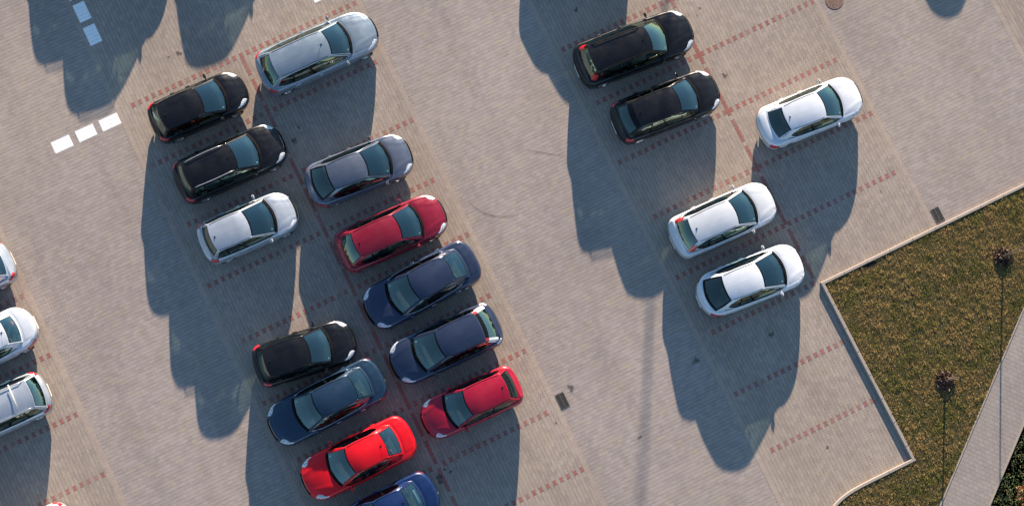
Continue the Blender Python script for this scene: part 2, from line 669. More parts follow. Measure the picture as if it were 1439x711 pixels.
# profile: lot-side foot, chamfered top, grass side
prof = [(0.0, 0.0), (0.0, KH - .02), (0.022, KH), (0.115, KH), (0.125, KH - .008), (0.125, 0.02)]
rows = []
for (d, z) in prof:
    off = offset_path(kpath, d)
    rows.append([(*p, z) for p in off])
A = np.array(rows).transpose(1, 0, 2)
mbk = MB()
B = []
for i in range(len(A) - 1):
    L = np.linalg.norm(A[i + 1] - A[i], axis=1).max()
    n = 1
    for j in range(n):
        B.append(A[i] + (A[i + 1] - A[i]) * j / n)
B.append(A[-1])
mbk.grid(np.array(B))
o = mbk.build('kerb', M_kerb, smooth=False)
o['kind'] = 'structure'
# dark joints between the kerb stones
mbj = MB()
for (p, q, n) in ((a0, far, 14), (a0, low, 8), (low, bend[0], 2)):
    d = (q - p) / np.linalg.norm(q - p)
    nn = np.array([-d[1], d[0]])
    if np.dot(nn, np.array([1, 0.3])) < 0 and p is a0 and q is low:
        nn = -nn
    sgn = -1 if q is far else 1
    nn = np.array([-d[1], d[0]]) * sgn
    for i in range(1, n):
        c = p + d * i * 1.0
        if np.linalg.norm(c - p) > np.linalg.norm(q - p) - .1:
            break
        mbj.poly([(*(c + nn * .024), KH + .003), (*(c + d * .012 + nn * .024), KH + .003), (*(c + d * .012 + nn * .113), KH + .003), (*(c + nn * .113), KH + .003)])
o = mbj.build('kerb_joints', M_pit, smooth=False)
o['kind'] = 'structure'

# path edges
wd = np.array([3.461, 7.442]); wd = wd / np.linalg.norm(wd)
wn_ = np.array([wd[1], -wd[0]])
wl = np.array([18.463, 2.516])
WW = 1.63
WZ = 0.115
GZ = 0.095
inner = offset_path(kpath, 0.123)
wl0, wl1 = wl - wd * 60, wl + wd * 40
# the grass island: between the kerb and the path (one sheet), and the verge beyond the path
corner_hit = inner[0]
pts = [(*p, GZ) for p in inner] + [(*(wl0 + wn_ * -0.045), GZ), (*(wl1 + wn_ * -0.045), GZ)]
from mathutils.geometry import tessellate_polygon
tri = tessellate_polygon([[Vector(p) for p in pts]])
me = bpy.data.meshes.new('grass_island')
me.from_pydata(pts, [], [tuple(t) for t in tri])
me.materials.append(M_soil)
o = bpy.data.objects.new('grass_ground', me)
COL.objects.link(o)
o['kind'] = 'structure'
mb = MB()
mb.poly([(*(wl0 + wn_ * (WW + .10)), GZ - .02), (*(wl0 + wn_ * 50), GZ - .02), (*(wl1 + wn_ * 50), GZ - .02), (*(wl1 + wn_ * (WW + .10)), GZ - .02)])
o = mb.build('grass_verge', M_soil, smooth=False)
o['kind'] = 'structure'
# path surface in its own frame
mb = MB()
mb.poly([(0, 0, 0), (WW, 0, 0), (WW, 100, 0), (0, 100, 0)])
o = mb.build('path', M_walk, smooth=False)
o.location = (*wl0, WZ)
o.rotation_euler = (0, 0, math.atan2(wd[1], wd[0]) - math.pi / 2)
o['kind'] = 'structure'
mb = MB()
for (d0, d1, z) in ((-.05, -.003, WZ + .018), (WW + .004, WW + .075, WZ + .03)):
    p = [wl0 + wn_ * d0, wl0 + wn_ * d1]
    sec = [(*p[0], 0.0), (*p[0], z), (*p[1], z), (*p[1], 0.0)]
    sec2 = [(*(np.array(s[:2]) + wd * 100), s[2]) for s in sec]
    mb.grid(np.array([sec, sec2]))
o = mb.build('path_edging', M_kerb, smooth=False)
o['kind'] = 'structure'


# grass blades -------------------------------------------------------------
HOLE = a0 + UD * 2.05 + VD * .22      # bare hole washed out behind the kerb


def in_poly(px, py, poly):
    c = np.zeros(len(px), bool)
    j = len(poly) - 1
    for i in range(len(poly)):
        xi, yi = poly[i]; xj, yj = poly[j]
        m = ((yi > py) != (yj > py)) & (px < (xj - xi) * (py - yi) / (yj - yi + 1e-12) + xi)
        c ^= m
        j = i
    return c


def blades(name, n, box, poly, zb, lmin, lmax, wid, mat=None):
    x = rng.uniform(box[0], box[1], n); y = rng.uniform(box[2], box[3], n)
    # gather the blades into tufts
    nt = n // 14
    ti = rng.integers(0, nt, n)
    tx = rng.uniform(box[0], box[1], nt); ty = rng.uniform(box[2], box[3], nt)
    td = rng.uniform(0, 2 * math.pi, nt)
    use = rng.random(n) < 0.7
    x = np.where(use, tx[ti] + rng.normal(0, .05, n), x); y = np.where(use, ty[ti] + rng.normal(0, .05, n), y)
    keep = in_poly(x, y, poly) & ~((((x - HOLE[0]) * UD[0] + (y - HOLE[1]) * UD[1]) / .30) ** 2 + (((x - HOLE[0]) * VD[0] + (y - HOLE[1]) * VD[1]) / .11) ** 2 < 1)
    x, y, ti, use = x[keep], y[keep], ti[keep], use[keep]
    n = len(x)
    a = np.where(use, td[ti] + rng.normal(0, .5, n), rng.uniform(0, 6.283, n))
    L = rng.uniform(lmin, lmax, n)
    el = rng.uniform(R(5), R(50), n)
    dx, dy, dz = np.cos(a) * np.cos(el), np.sin(a) * np.cos(el), np.sin(el)
    w = wid * rng.uniform(.6, 1.3, n)
    V = np.zeros((n, 5, 3))
    px, py = -np.sin(a) * w, np.cos(a) * w
    V[:, 0] = np.stack([x - px, y - py, np.full(n, zb - .005)], 1)
    V[:, 1] = np.stack([x + px, y + py, np.full(n, zb - .005)], 1)
    mx, my, mz = x + dx * L * .55, y + dy * L * .55, zb + dz * L * .7
    V[:, 2] = np.stack([mx + px * .8, my + py * .8, mz], 1)
    V[:, 3] = np.stack([mx - px * .8, my - py * .8, mz], 1)
    V[:, 4] = np.stack([x + dx * L, y + dy * L, zb + dz * L * .8], 1)
    me = bpy.data.meshes.new(name)
    idx = np.arange(n)[:, None] * 5
    q = (idx + np.array([[0, 1, 2, 3]])); t3 = (idx + np.array([[3, 2, 4]]))
    me.vertices.add(n * 5)
    me.vertices.foreach_set('co', V.reshape(-1))
    loops = np.concatenate([q.reshape(-1), t3.reshape(-1)]).astype(np.int32)
    me.loops.add(len(loops))
    me.loops.foreach_set('vertex_index', loops)
    me.polygons.add(2 * n)
    me.polygons.foreach_set('loop_start', np.concatenate([np.arange(n) * 4, 4 * n + np.arange(n) * 3]).astype(np.int32))
    me.polygons.foreach_set('loop_total', np.concatenate([np.full(n, 4), np.full(n, 3)]).astype(np.int32))
    me.update(calc_edges=True)
    me.materials.append(mat or M_blade)
    o = bpy.data.objects.new(name, me)
    COL.objects.link(o)
    o['kind'] = 'stuff'
    tag(o, cat='grass')
    return o


mb = MB()
hp = []
for i in range(20):
    an = 2 * math.pi * i / 20
    q = HOLE + UD * .30 * math.cos(an) * (1 + .15 * math.sin(3 * an)) + VD * .11 * math.sin(an)
    hp.append((*q, GZ + .004))
mb.poly(hp)
o = mb.build('bare_soil', simple('dark_soil', (0.022, 0.018, 0.014), 0.95, spec=0.1), smooth=False)
o['kind'] = 'structure'
ip = [tuple(p) for p in offset_path(kpath, 0.15)] + [tuple(wl0 - wn_ * .06), tuple(wl1 - wn_ * .06)]
g = blades('grass', 120000, (13.4, 23.6, .8, 16.6), ip, GZ, .05, .15, .0075)
g['label'] = 'short brown and green winter grass covering the island behind the kerb'
vp = [tuple(wl0 + wn_ * (WW + .12)), tuple(wl0 + wn_ * 5), tuple(wl1 + wn_ * 5), tuple(wl1 + wn_ * (WW + .12))]
g = blades('grass', 22000, (19.4, 23.6, .8, 8.4), vp, GZ - .02, .05, .13, .009, M_blade_green)
g['label'] = 'dark green grass strip between the path edging and the brown hedge'

# ------------------------------------------------------------------ saplings and shrubs


def leaf_cloud(mb, c, r, n, size, flat=1.0, shell=0.35):
    for _ in range(n):
        d = rng.normal(0, 1, 3); d /= np.linalg.norm(d)
        q = r * (shell + (1 - shell) * rng.random()) * d
        q[2] *= flat
        p = np.array(c) + q
        a = rng.normal(0, 1, 3); a /= np.linalg.norm(a)
        b = np.cross(a, rng.normal(0, 1, 3)); b /= np.linalg.norm(b)
        s = size * rng.uniform(.6, 1.3)
        mb.poly([p - a * s, p + b * s * .5, p + a * s, p - b * s * .45])


def sapling(x, y, h, lean, label, twigs):
    root = tag(empty('sapling_tree', (x, y, GZ)), label, 'young tree', 'saplings on the grass island')
    t = MB()
    t.tube([(0, 0, -.02), (.01, .01, h * .4), (lean[0] * .6, lean[1] * .6, h * .75), (lean[0], lean[1], h)], [.034, .03, .026, .018], 8)
    t.build('trunk', M_bark, root)
    t = MB()
    for k in range(twigs):
        a = rng.uniform(0, 6.28); z0 = h * rng.uniform(.6, .95); L = rng.uniform(.15, .4)
        t.tube([(lean[0] * .8, lean[1] * .8, z0), (lean[0] * .8 + L * .5 * math.cos(a), lean[1] * .8 + L * .5 * math.sin(a), z0 + L * .6), (lean[0] * .8 + L * .8 * math.cos(a), lean[1] * .8 + L * .8 * math.sin(a), z0 + L * 1.2)], [.007, .005, .002], 5)
    t.build('branch', M_bark, root)
    t = MB()
    for k in range(4):
        a = rng.uniform(-.3, 1.6); L = rng.uniform(.3, .7)
        t.tube([(.08 * math.cos(a), .08 * math.sin(a), .04), (L * .6 * math.cos(a), L * .6 * math.sin(a), .12 + .1 * rng.random()), (L * math.cos(a), L * math.sin(a), .10)], [.005, .004, .002], 5)
    t.build('dry_stalk', M_straw, root)
    t = MB()
    for _ in range(330):
        a = rng.uniform(0, 6.28); rr = .38 * rng.random() ** .6
        leaf_cloud(t, (rr * math.cos(a), rr * math.sin(a), .05 + .14 * (1 - rr / .38) * rng.random()), .04, 1, .062, .6)
    t.build('mulch', M_litter, root, smooth=False)


sapling(21.205, 12.066, 2.35, (.10, .02), 'bare sapling in dead leaves near the right edge, upper one on the grass', 8)
sapling(18.791, 7.252, 1.95, (.05, -.03), 'bare sapling in dead leaves midway between kerb and path, lower one', 6)

hb = wl + wn_ * (WW + 1.12)
shr = [(-1.5, 0), (-.7, .25), (.15, -.05), (.95, .3), (1.75, .0), (2.5, .35), (3.3, .1), (4.2, .45), (5.0, .3)]
for i, (s, off) in enumerate(shr):
    p = hb + wd * s + wn_ * off
    root = tag(empty('hedge_shrub', (p[0], p[1], GZ - .02)), 'low shrub with brown autumn leaves in the hedge beside the path', 'shrub', 'shrubs in the hedge beside the path')
    t = MB()
    hh = rng.uniform(.42, .6)
    for k in range(9):
        a = rng.uniform(0, 6.28); L = rng.uniform(.15, .35)
        t.tube([(0, 0, 0), (L * .5 * math.cos(a), L * .5 * math.sin(a), hh * .5), (L * math.cos(a), L * math.sin(a), hh * .95)], [.012, .008, .003], 5)
    t.build('stem', M_bark, root)
    t = MB()
    for k in range(16):
        a = rng.uniform(0, 6.28); rr = .42 * math.sqrt(rng.random())
        leaf_cloud(t, (rr * math.cos(a), rr * math.sin(a), hh * rng.uniform(.3, .95)), .16, 34, .045)
    t.build('crown', M_shrub, root, smooth=False)

# ------------------------------------------------------------------ drains and manhole


def drain(u, v, label):
    root = tag(empty('drain_grate', uv(u, v, 0.0), ROT), label, 'drain grate', 'drain grates in the paving')
    w, l = .36, .60
    MB().box((0, 0, .006), (w - .02, l - .02, .003)).build('pit', M_pit, root, False)
    f = MB()
    for s in (-1, 1):
        f.box((s * (w / 2 - .012), 0, .006), (.024, l, .014), .002)
        f.box((0, s * (l / 2 - .012), .0058), (w - .05, .024, .013), .002)
    f.box((0, 0, .0095), (.022, l - .05, .006), .001)
    f.build('frame', M_iron, root, False)
    for k in range(7):
        y = -l / 2 + .075 + k * (l - .15) / 6
        MB().box((0, y, .0105), (w - .05, .022, .007), .001).build('bar', M_iron, root, False)


drain(5.42, 14.91, 'dark iron drain grate in the aisle paving near the red three-door hatchback')
drain(21.73, 14.79, 'dark iron drain grate tight against the kerb of the grass island')

root = tag(empty('manhole_cover', (14.94, 22.28, 0.0)), 'round rusty brown manhole cover at the top edge of the paving', 'manhole cover')
MB().lathe([(.30, .004), (.305, .006), (.365, .006), (.37, .001)], (0, 0, 0), 'z', 40).build('ring', M_rust, root)
mbm = MB().lathe([(.0, .004), (.29, .004), (.297, .002)], (0, 0, 0), 'z', 40)
for i in range(-3, 4):
    for j in range(-3, 4):
        if i * i + j * j < 9.5:
            mbm.box((i * .075, j * .075, .005), (.04, .04, .004), .001)
mbm.build('cover', M_rust, root, False)

# ------------------------------------------------------------------ street lamp north of the picture (its shadow crosses the aisle)
root = tag(empty('street_lamp', (10.55, 61.0, 0)), 'tall grey street lamp beyond the top edge whose thin blurred shadow crosses the aisle', 'street lamp')
MB().lathe([(.20, 0), (.20, .35), (.11, .5), (.09, 5), (.07, 14.2)], (0, 0, 0), 'z', 20).build('pole', M_galv, root)
MB().tube([(0, 0, 14.1), (.0, .5, 14.5), (0, 1.6, 14.6)], [.05, .045, .04], 10).build('arm', M_galv, root)
MB().box((0, 1.9, 14.58), (.3, .75, .13), .05).build('lamp_head', M_galv, root)


# ------------------------------------------------------------------ cars
def lin(a, b, n):
    return list(np.linspace(a, b, n))


DEF = dict(W=1.76, H=1.47, hood=1.0, nose=.70, deck=1.0, tail=.76, dpow=.9, dc=1.0, dw=.88, rg=.5, dt=.24, ef=.85, nf=2.45, er=.5, nr=2.7,
           yb=None, yt=.55, ybf=.70, ytf=.53, ybr=.66, ytr=.51, bowf=.17, bowt=.09, bowr=.10, bowrt=.06, wins=2, quarter=True,
           lights='corner', seat='seat', rails=None, bars=False, aerial=.12, glassr=None, band=False, taillow=False, dlo=.93, plastic=False, trim='black', rim=True,
           hl=(34, 78), shelf=False, spoiler=0.0, card=False, shark=False, black_rear=False, pw=None, hcrease=.011)

STYLE = dict(
    sedan=dict(lights='low', H=1.45, hood=.96, nose=.69, deck=1.03, tail=.96, dpow=1.7, dc=1.12, dw=.84, rg=.66, dt=.56, er=.55, nr=2.6, wins=2, quarter=False, dlo=.86, shelf=True, ybr=.60, ytr=.50, bowr=.10),
    hatch=dict(),
    mpv=dict(H=1.62, hood=1.07, nose=.76, deck=1.06, tail=.78, dc=.86, dw=1.0, rg=.30, dt=.2, yt=.58, ytf=.55, ytr=.54, ybr=.70, dlo=.95),
    wagon=dict(H=1.49, hood=.98, nose=.71, deck=1.02, tail=.80, dc=1.13, dw=.80, rg=.36, dt=.2, ybr=.68, ytr=.54, dlo=.94),
)


def make_car(name, center, heading, L, style, color, label, **kw):
    p = dict(DEF); p.update(STYLE[style]); p.update(kw)
    pm = P[color]
    W, H = p['W'], p['H']
    a, b = L / 2, W / 2
    root = empty('parked_car', (center[0], center[1], 0.008), R(heading))
    tag(root, label, 'car', 'cars parked in the bays')
    xc = a - p['dc']
    xrf = xc - p['dw']
    xrb = -a + p['dt']
    xrr = xrb + p['rg']
    hood, nose, deck, tail = p['hood'], p['nose'], p['deck'], p['tail']
    ef, nf, er, nr = p['ef'], p['nf'], p['er'], p['nr']
    yb = p['yb'] or b - .085

    def zt(x, y):
        x = np.asarray(x, float); y = np.asarray(y, float)
        uf = np.clip((x - xc) / (a - xc), 0, 1.1)
        ub_ = np.clip((xrb - x) / (xrb + a), 0, 1.1)
        mid = np.clip((x - xrb) / (xc - xrb), 0, 1)
        z = np.where(x > xc, hood - (hood - nose) * uf ** 1.9, np.where(x < xrb, deck - (deck - tail) * ub_ ** p['dpow'], deck + (hood - deck) * mid))
        z = z - (.055 + .05 * uf) * (y / b) ** 2 - .03 * uf * (y / b) ** 4
        # two soft creases running along the bonnet
        yc = .30 + .24 * (1 - uf)
        cr = np.exp(-((np.abs(y) - yc) / .05) ** 2) * np.clip(uf * 5, 0, 1) * np.clip((1.0 - uf) * 4, 0, 1)
        return z + p['hcrease'] * cr

    def barrel(x):
        return 1 - .028 * (np.asarray(x) / a) ** 2

    INS = [.10, .025, 0.0, 0.0, .02, .05, .10]
    ZA = [.20, .27, .45, .2025, -.10, -.035, 0]
    ZB = [0, 0, 0, .45, 1, 1, 1]
    wxs = (a - (.84 if style != 'mpv' else .78), -a + .76)

    def at(xo, yo, nrm, k, front):
        """body point for an outline point at ring position k"""
        ins = np.interp(k, range(7), INS)
        A_, B_ = np.interp(k, range(7), ZA), np.interp(k, range(7), ZB)
        sc = 1 + (.9 if front > 0 else .25) * abs(front)
        x, y = xo - nrm[0] * ins * sc, yo - nrm[1] * ins
        x6, y6 = xo - nrm[0] * .10 * sc, yo - nrm[1] * .10
        zs = float(zt(x6, y6))
        if k > 6:
            y = y * (1 - (k - 6) * .5)
            return np.array([x, y, float(zt(x, y))])
        return np.array([x, y, A_ + B_ * zs])

    def endpt(al, rear=False):
        e, n = (er, nr) if rear else (ef, nf)
        c, s = math.cos(al), math.sin(al)
        xx = e * max(c, 0) ** (2 / n)
        yy = b * math.copysign(abs(s) ** (2 / n), s)
        gx = (max(c, 0) ** (2 - 2 / n)) / e; gy = math.copysign(abs(s) ** (2 - 2 / n) / b, s)
        g = math.hypot(gx, gy)
        x = (a - e) + xx
        yy *= float(barrel(x))
        if rear:
            return -x, yy, (-gx / g, gy / g), -max(c, 0)
        return x, yy, (gx / g, gy / g), max(c, 0)

    # outline: front cap, left side, rear cap, right side
    out = []
    for al in np.linspace(-math.pi / 2, math.pi / 2, 45)[:-1]:
        out.append(endpt(al))
    xs = np.linspace(a - ef, -a + er, 41)
    for x in xs[:-1]:
        out.append((x, b * float(barrel(x)), (0, 1), 0))
    for al in np.linspace(math.pi / 2, -math.pi / 2, 41)[:-1]:
        out.append(endpt(al, True))
    for x in xs[::-1][:-1]:
        out.append((x, -b * float(barrel(x)), (0, -1), 0))
    ks = [0, .5, 1, 1.5, 2, 2.5, 3, 3.5, 4, 4.5, 5, 5.5, 6]
    G = np.zeros((len(out), len(ks), 3))
    for i, (x, y, nr_, fr) in enumerate(out):
        for j, k in enumerate(ks):
            q = at(x, y, nr_, k, fr)
            if k < 3.4 and abs(y) > .72 * b:
                for wx in wxs:
                    dx = abs(q[0] - wx)
                    if dx < .365:
                        q[2] = max(q[2], .30 + math.sqrt(.365 ** 2 - dx * dx) + .004 * k)
            G[i, j] = q
    body = MB()
    body.grid(G, wrap=True)
    # top skin: ring 6 collapsed to the spine, cabin opening left out
    SS = [1, .93, .86, .78, .7, .6, .5, .4, .3, .2, .1, .0]
    T = np.zeros((len(out), len(SS), 3))
    for j, s in enumerate(SS):
        T[:, j, 0] = G[:, -1, 0]; T[:, j, 1] = G[:, -1, 1] * s
        T[:, j, 2] = zt(T[:, j, 0], T[:, j, 1])

    def base_y(x):
        s = np.clip((xc - p['bowf'] - x) / max(.1, (xc - p['bowf'] - xrb - p['bowr'])), 0, 1)
        lo = p['ybf'] + (p['ybr'] - p['ybf']) * s
        return lo + (yb - (p['ybf'] + p['ybr']) / 2) * 4 * s * (1 - s) * (1 if True else 0)

    def in_cabin(q):
        x, y = q[0], abs(q[1])
        w = y / p['ybf']
        return (xrb + .08 + p['bowr'] * (y / p['ybr']) ** 2 < x < xc - .07 - p['bowf'] * w * w) and y < base_y(x) - .07
    n_ = len(out)
    body.grid(T, wrap=True, mask=lambda i, j: not all(in_cabin(T[ii % n_, jj]) for ii in (i, i + 1) for jj in (j, j + 1)))
    body.build('body', pm, root)

    # ---- cabin (glasshouse): four walls between a belt loop and a roof loop
    def zroof(x, y):
        x = np.asarray(x, float)
        xm = xrf - .35 * (xrf - xrr)
        d = np.where(x > xm, .075 * ((x - xm) / (xrf - xm)) ** 2, (.085 if p['rg'] > .55 else .05) * ((xm - x) / (xm - xrr)) ** 2)
        return H - d - .05 * (np.asarray(y) / p['yt']) ** 2

    def mixp(B0, T0, t, outv):
        q = B0 + (T0 - B0) * t
        q[:2] += np.array(outv) * .035 * 4 * t * (1 - t)
        q[2] += .012 * 4 * t * (1 - t)
        return q

    def fpt(w, t):
        bx, by = xc - p['bowf'] * w * w, w * p['ybf']
        tx, ty = xrf - p['bowt'] * w * w, w * p['ytf']
        return mixp(np.array([bx, by, float(zt(bx, by)) - .004]), np.array([tx, ty, float(zroof(tx, ty))]), t, (.6 * (1 - abs(w) ** 3), 0))

    def rpt(w, t):
        bx, by = xrb + p['bowr'] * w * w, w * p['ybr']
        tx, ty = xrr + p['bowrt'] * w * w, w * p['ytr']
        return mixp(np.array([bx, by, float(zt(bx, by)) - .004]), np.array([tx, ty, float(zroof(tx, ty))]), t, (-.6 * (1 - abs(w) ** 3), 0))

    def spt(s, t, sg):
        bx = (xc - p['bowf']) + ((xrb + p['bowr']) - (xc - p['bowf'])) * s
        by = p['ybf'] + (p['ybr'] - p['ybf']) * s + (yb - (p['ybf'] + p['ybr']) / 2) * (1 - (2 * s - 1) ** 4)
        tx = (xrf - p['bowt']) + ((xrr + p['bowrt']) - (xrf - p['bowt'])) * s
        ty = p['ytf'] + (p['ytr'] - p['ytf']) * s + (p['yt'] - (p['ytf'] + p['ytr']) / 2) * (1 - (2 * s - 1) ** 2)
        return mixp(np.array([bx, sg * by, float(zt(bx, by)) - .004]), np.array([tx, sg * ty, float(zroof(tx, ty))]), t, (0, sg * .6))

    frame, trim = MB(), MB()
    trim_r, trim_s = MB(), {1: MB(), -1: MB()}

    def wall(fn, cols, rows_, kinds):
        """cols: column breaks; rows_(c) -> row heights; kinds(i, j) -> mesh or None"""
        A = np.array([[fn(c, t) for t in rows_(c)] for c in cols])
        for i in range(len(cols) - 1):
            for j in range(A.shape[1] - 1):
                mbx = kinds(i, j)
                if mbx is not None:
                    mbx.poly([A[i, j], A[i + 1, j], A[i + 1, j + 1], A[i, j + 1]])

    # windscreen
    ws = MB()
    cols = [-1, -.94, -.91] + lin(-.91, .91, 15)[1:-1] + [.91, .94, 1]
    rr = [0, .05, .11] + lin(.11, .95, 8)[1:-1] + [.95, .985, 1]
    nc, nr2 = len(cols), len(rr)
    wall(fpt, cols, lambda c: rr, lambda i, j: frame if i in (0, nc - 2) else (trim if i in (1, nc - 3) or j in (0, 1, nr2 - 3, nr2 - 2) else ws))
    # rear window
    rw = MB()
    pw = p['pw'] or (.90 if style != 'sedan' else .93)
    rframe = trim_r if p['black_rear'] else frame
    cols2 = [-1, -pw, -pw + .04] + lin(-pw + .04, pw - .04, 13)[1:-1] + [pw - .04, pw, 1]
    r2 = [0, .10, .14] + lin(.14, .93, 6)[1:-1] + [.93, .97, 1]
    if style == 'mpv':
        r2 = [0, .16, .2] + lin(.2, .9, 6)[1:-1] + [.9, .96, 1]
    if p['band']:
        r2 = [0, .08, .12] + lin(.12, .66, 6)[1:-1] + [.66, .96, 1]
    nc2, nrr = len(cols2), len(r2)
    wall(rpt, cols2, lambda c: r2, lambda i, j: (rframe if (i in (0, nc2 - 2) or j == 0 or j == nrr - 2) else (trim_r if i in (1, nc2 - 3) or j in (1, nrr - 3) else rw)))
    rgm = M_dark_glass if p['glassr'] == 'dark' else M_glass
    # sides
    dl = p['dlo']
    s1 = .055
    if p['wins'] == 2:
        bp = .47 if style != 'mpv' else .45
        segs = [(s1, bp - .018, 'g'), (bp - .018, bp + .022, 'b'), (bp + .022, dl - (.2 if p['quarter'] else 0), 'g')]
        if p['quarter']:
            segs += [(dl - .2, dl - .17, 'b'), (dl - .17, dl, 'q')]
    else:
        bp = .54
        segs = [(s1, bp - .018, 'g'), (bp - .018, bp + .03, 'b'), (bp + .03, dl, 'q')]
    for sg in (-1, 1):
        scol, kind = [0, s1 - .02], ['p']
        kind.append('t'); scol.append(s1)
        gl = {}
        for (u0, u1, kk) in segs:
            nn = max(1, int((u1 - u0) / .05)) if kk != 'b' else 1
            for q in lin(u0, u1, nn + 1)[1:]:
                scol.append(q); kind.append((kk, u0))
        scol += [dl + .015, 1]; kind += ['t', 'p']

        def rows_(c):
            e = min(1, max(0, (c - (dl - .22)) / .22))
            lo = .09 + (.30 if style in ('hatch', 'sedan') else .12) * e ** 2.5
            hi = .90 - (.28 if style in ('hatch', 'sedan') else .10) * e ** 2.5
            f_ = max(0, 1 - c / .12)
            hi -= .06 * f_
            return [0, lo - .05, lo] + lin(lo, hi, 5)[1:-1] + [hi, hi + .05, 1]

        def kinds(i, j):
            kd = kind[i]
            if kd == 'p' or j in (0, 7 - 1 + 1):
                return frame
            if kd == 't' or j in (1, 6) or kd[0] == 'b':
                return trim_s[sg]
            return gl.setdefault(kd[1], MB())
        wall(lambda c, t: spt(c, t, sg), scol, rows_, kinds)
        for u0, m_ in sorted(gl.items()):
            m_.weld().build('side_window', M_side_glass if u0 < .3 else (M_dark_glass if p['glassr'] == 'dark' else M_side_glass), root)
        # thin bright or black waist strip
        st = MB()
        st.tube([spt(s, .055, sg) + np.array([0, sg * .008, 0]) for s in lin(.03, dl + .01, 16)], .009, 6)
        st.build('waist_strip', M_chrome if p['trim'] == 'chrome' else M_black, root)
    ws.weld().build('windscreen', M_glass, root)
    rw.weld().build('rear_window', rgm, root)
    frame.weld().build('pillar_frame', pm, root)
    for m_ in (trim, trim_r, trim_s[1], trim_s[-1]):
        m_.weld().build('window_seal', M_gloss, root)

    # ---- roof skin
    top = [fpt(w, 1.0) for w in cols] + [spt(s, 1.0, 1) for s in lin(0, 1, 24)[1:-1]] + [rpt(w, 1.0) for w in cols2[::-1]] + [spt(s, 1.0, -1) for s in lin(1, 0, 24)[1:-1]]
    top = np.array(top)
    RG = np.zeros((len(top), 9, 3))
    for j, s in enumerate([1, .96, .9, .8, .65, .5, .33, .16, 0]):
        RG[:, j, 0] = top[:, 0]; RG[:, j, 1] = top[:, 1] * s
        RG[:, j, 2] = zroof(RG[:, j, 0], RG[:, j, 1])
    MB().grid(RG, wrap=True).build('roof', pm, root)
    # roof ditch strips
    for sg in (-1, 1):
        c = []
        for s in lin(.06, .95, 14):
            q = spt(s, 1.0, sg)
            y = q[1] * .955
            c.append((q[0], y, float(zroof(q[0], y)) + .001))
        if p['rails']:
            rl = MB()
            rl.tube([(x, y, z + (.045 if 0 < i < 13 else -.01)) for i, (x, y, z) in enumerate(c)], .014, 8)
            rl.build('roof_rail', M_railgrey if p['rails'] == 'grey' else M_black, root)
        else:
            MB().tube(c, .0085, 6).build('roof_strip', M_black if color != 'black' else M_gloss, root)
    if p['bars']:
        for fx in (.24, .68):
            x = xrf + (xrr - xrf) * fx
            q = spt(fx, 1.0, 1)
            MB().tube([(x, -q[1] - .05, H + .05), (x, 0, H + .075), (x, q[1] + .05, H + .05)], .02, 8).build('roof_bar', M_papers, root)
    if p['aerial']:
        fx = .12 if p['aerial'] < 0 else .9
        x = xrf + (xrr - xrf) * fx
        ae = MB()
        z0 = float(zroof(x, 0))
        ae.box((x, 0, z0 + .008), (.07, .05, .03), .012)
        LA = abs(p['aerial'])
        ae.tube([(x, 0, z0 + .01), (x - LA * .75, 0, z0 + LA * .8)], [.006, .004], 6)
        ae.build('aerial', M_black, root)
    if p['shark']:
        x = xrr + .14
        MB().box((x, 0, float(zroof(x, 0)) + .02), (.14, .035, .05), .012).build('aerial', pm, root)
    if p['spoiler']:
        sp = MB()
        A = []
        for w in lin(-.98, .98, 15):
            q0 = rpt(w, 1.0); q1 = rpt(w, 1.0) + np.array([-p['spoiler'], 0, -.03])
            A.append([q0 + np.array([.03, 0, .004]), q0 + np.array([0, 0, .008]), q1, q1 + np.array([.01, 0, -.025]), q0 + np.array([0, 0, -.05])])
        sp.grid(np.array(A)).build('spoiler', pm, root)

    # ---- bonnet panel laid just proud of the body so that its shut lines read
    def panel(xs_, yfn, zoff, fade=True):
        A = []
        xs_ = list(xs_)
        for i, x in enumerate(xs_):
            row = []
            hw = yfn(x)
            for j, s in enumerate(lin(-1, 1, 19)):
                y = hw * s
                e = 0 if (i in (0, len(xs_) - 1) or j in (0, 18)) else zoff
                row.append((x, y, float(zt(x, y)) + (e if e else -.004)))
            A.append(row)
        return np.array(A)

    def hoodw(x):
        u = (x - xc) / (a - xc)
        return (b - .15) * (1 - .10 * u - .16 * u ** 3)
    bow_h = .23
    A = []
    N1 = 20
    for i in range(N1):
        u = i / (N1 - 1)
        row = []
        for j, s in enumerate(lin(-1, 1, 21)):
            x0_ = xc + .035 - p['bowf'] * .85 * s * s
            x1_ = a - .16 - (bow_h + .1) * abs(s) ** 2.4
            x = x0_ + (x1_ - x0_) * u
            y = s * hoodw(min(max(x, xc), a))
            e = .006 if (0 < i < N1 - 1 and 0 < j < 20) else -.006
            row.append((x, y, float(zt(x, y)) + e))
        A.append(row)
    MB().grid(np.array(A)).build('bonnet', pm, root)
    # cowl and wipers
    A = []
    for s in lin(-1, 1, 17):
        q = [xc + .03 - p['bowf'] * s * s, s * p['ybf'] * .99]
        r_ = [xc - .05 - p['bowf'] * s * s, s * p['ybf'] * .97]
        A.append([(q[0], q[1], float(zt(*q)) + .004), (xc - .01 - p['bowf'] * s * s, q[1], float(zt(*q)) + .012), (r_[0], r_[1], float(zt(*r_)) + .05)])
    MB().grid(np.array(A)).build('cowl', M_black, root)
    for (w0, w1) in ((.55, -.12), (-.10, -.78)):
        wp = MB()
        wp.tube([fpt(w, .075 + .03 * math.sin(math.pi * i / 6)) + np.array([.012, 0, .016]) for i, w in enumerate(lin(w0, w1, 7))], .009, 6)
        wp.build('wiper', M_black, root)
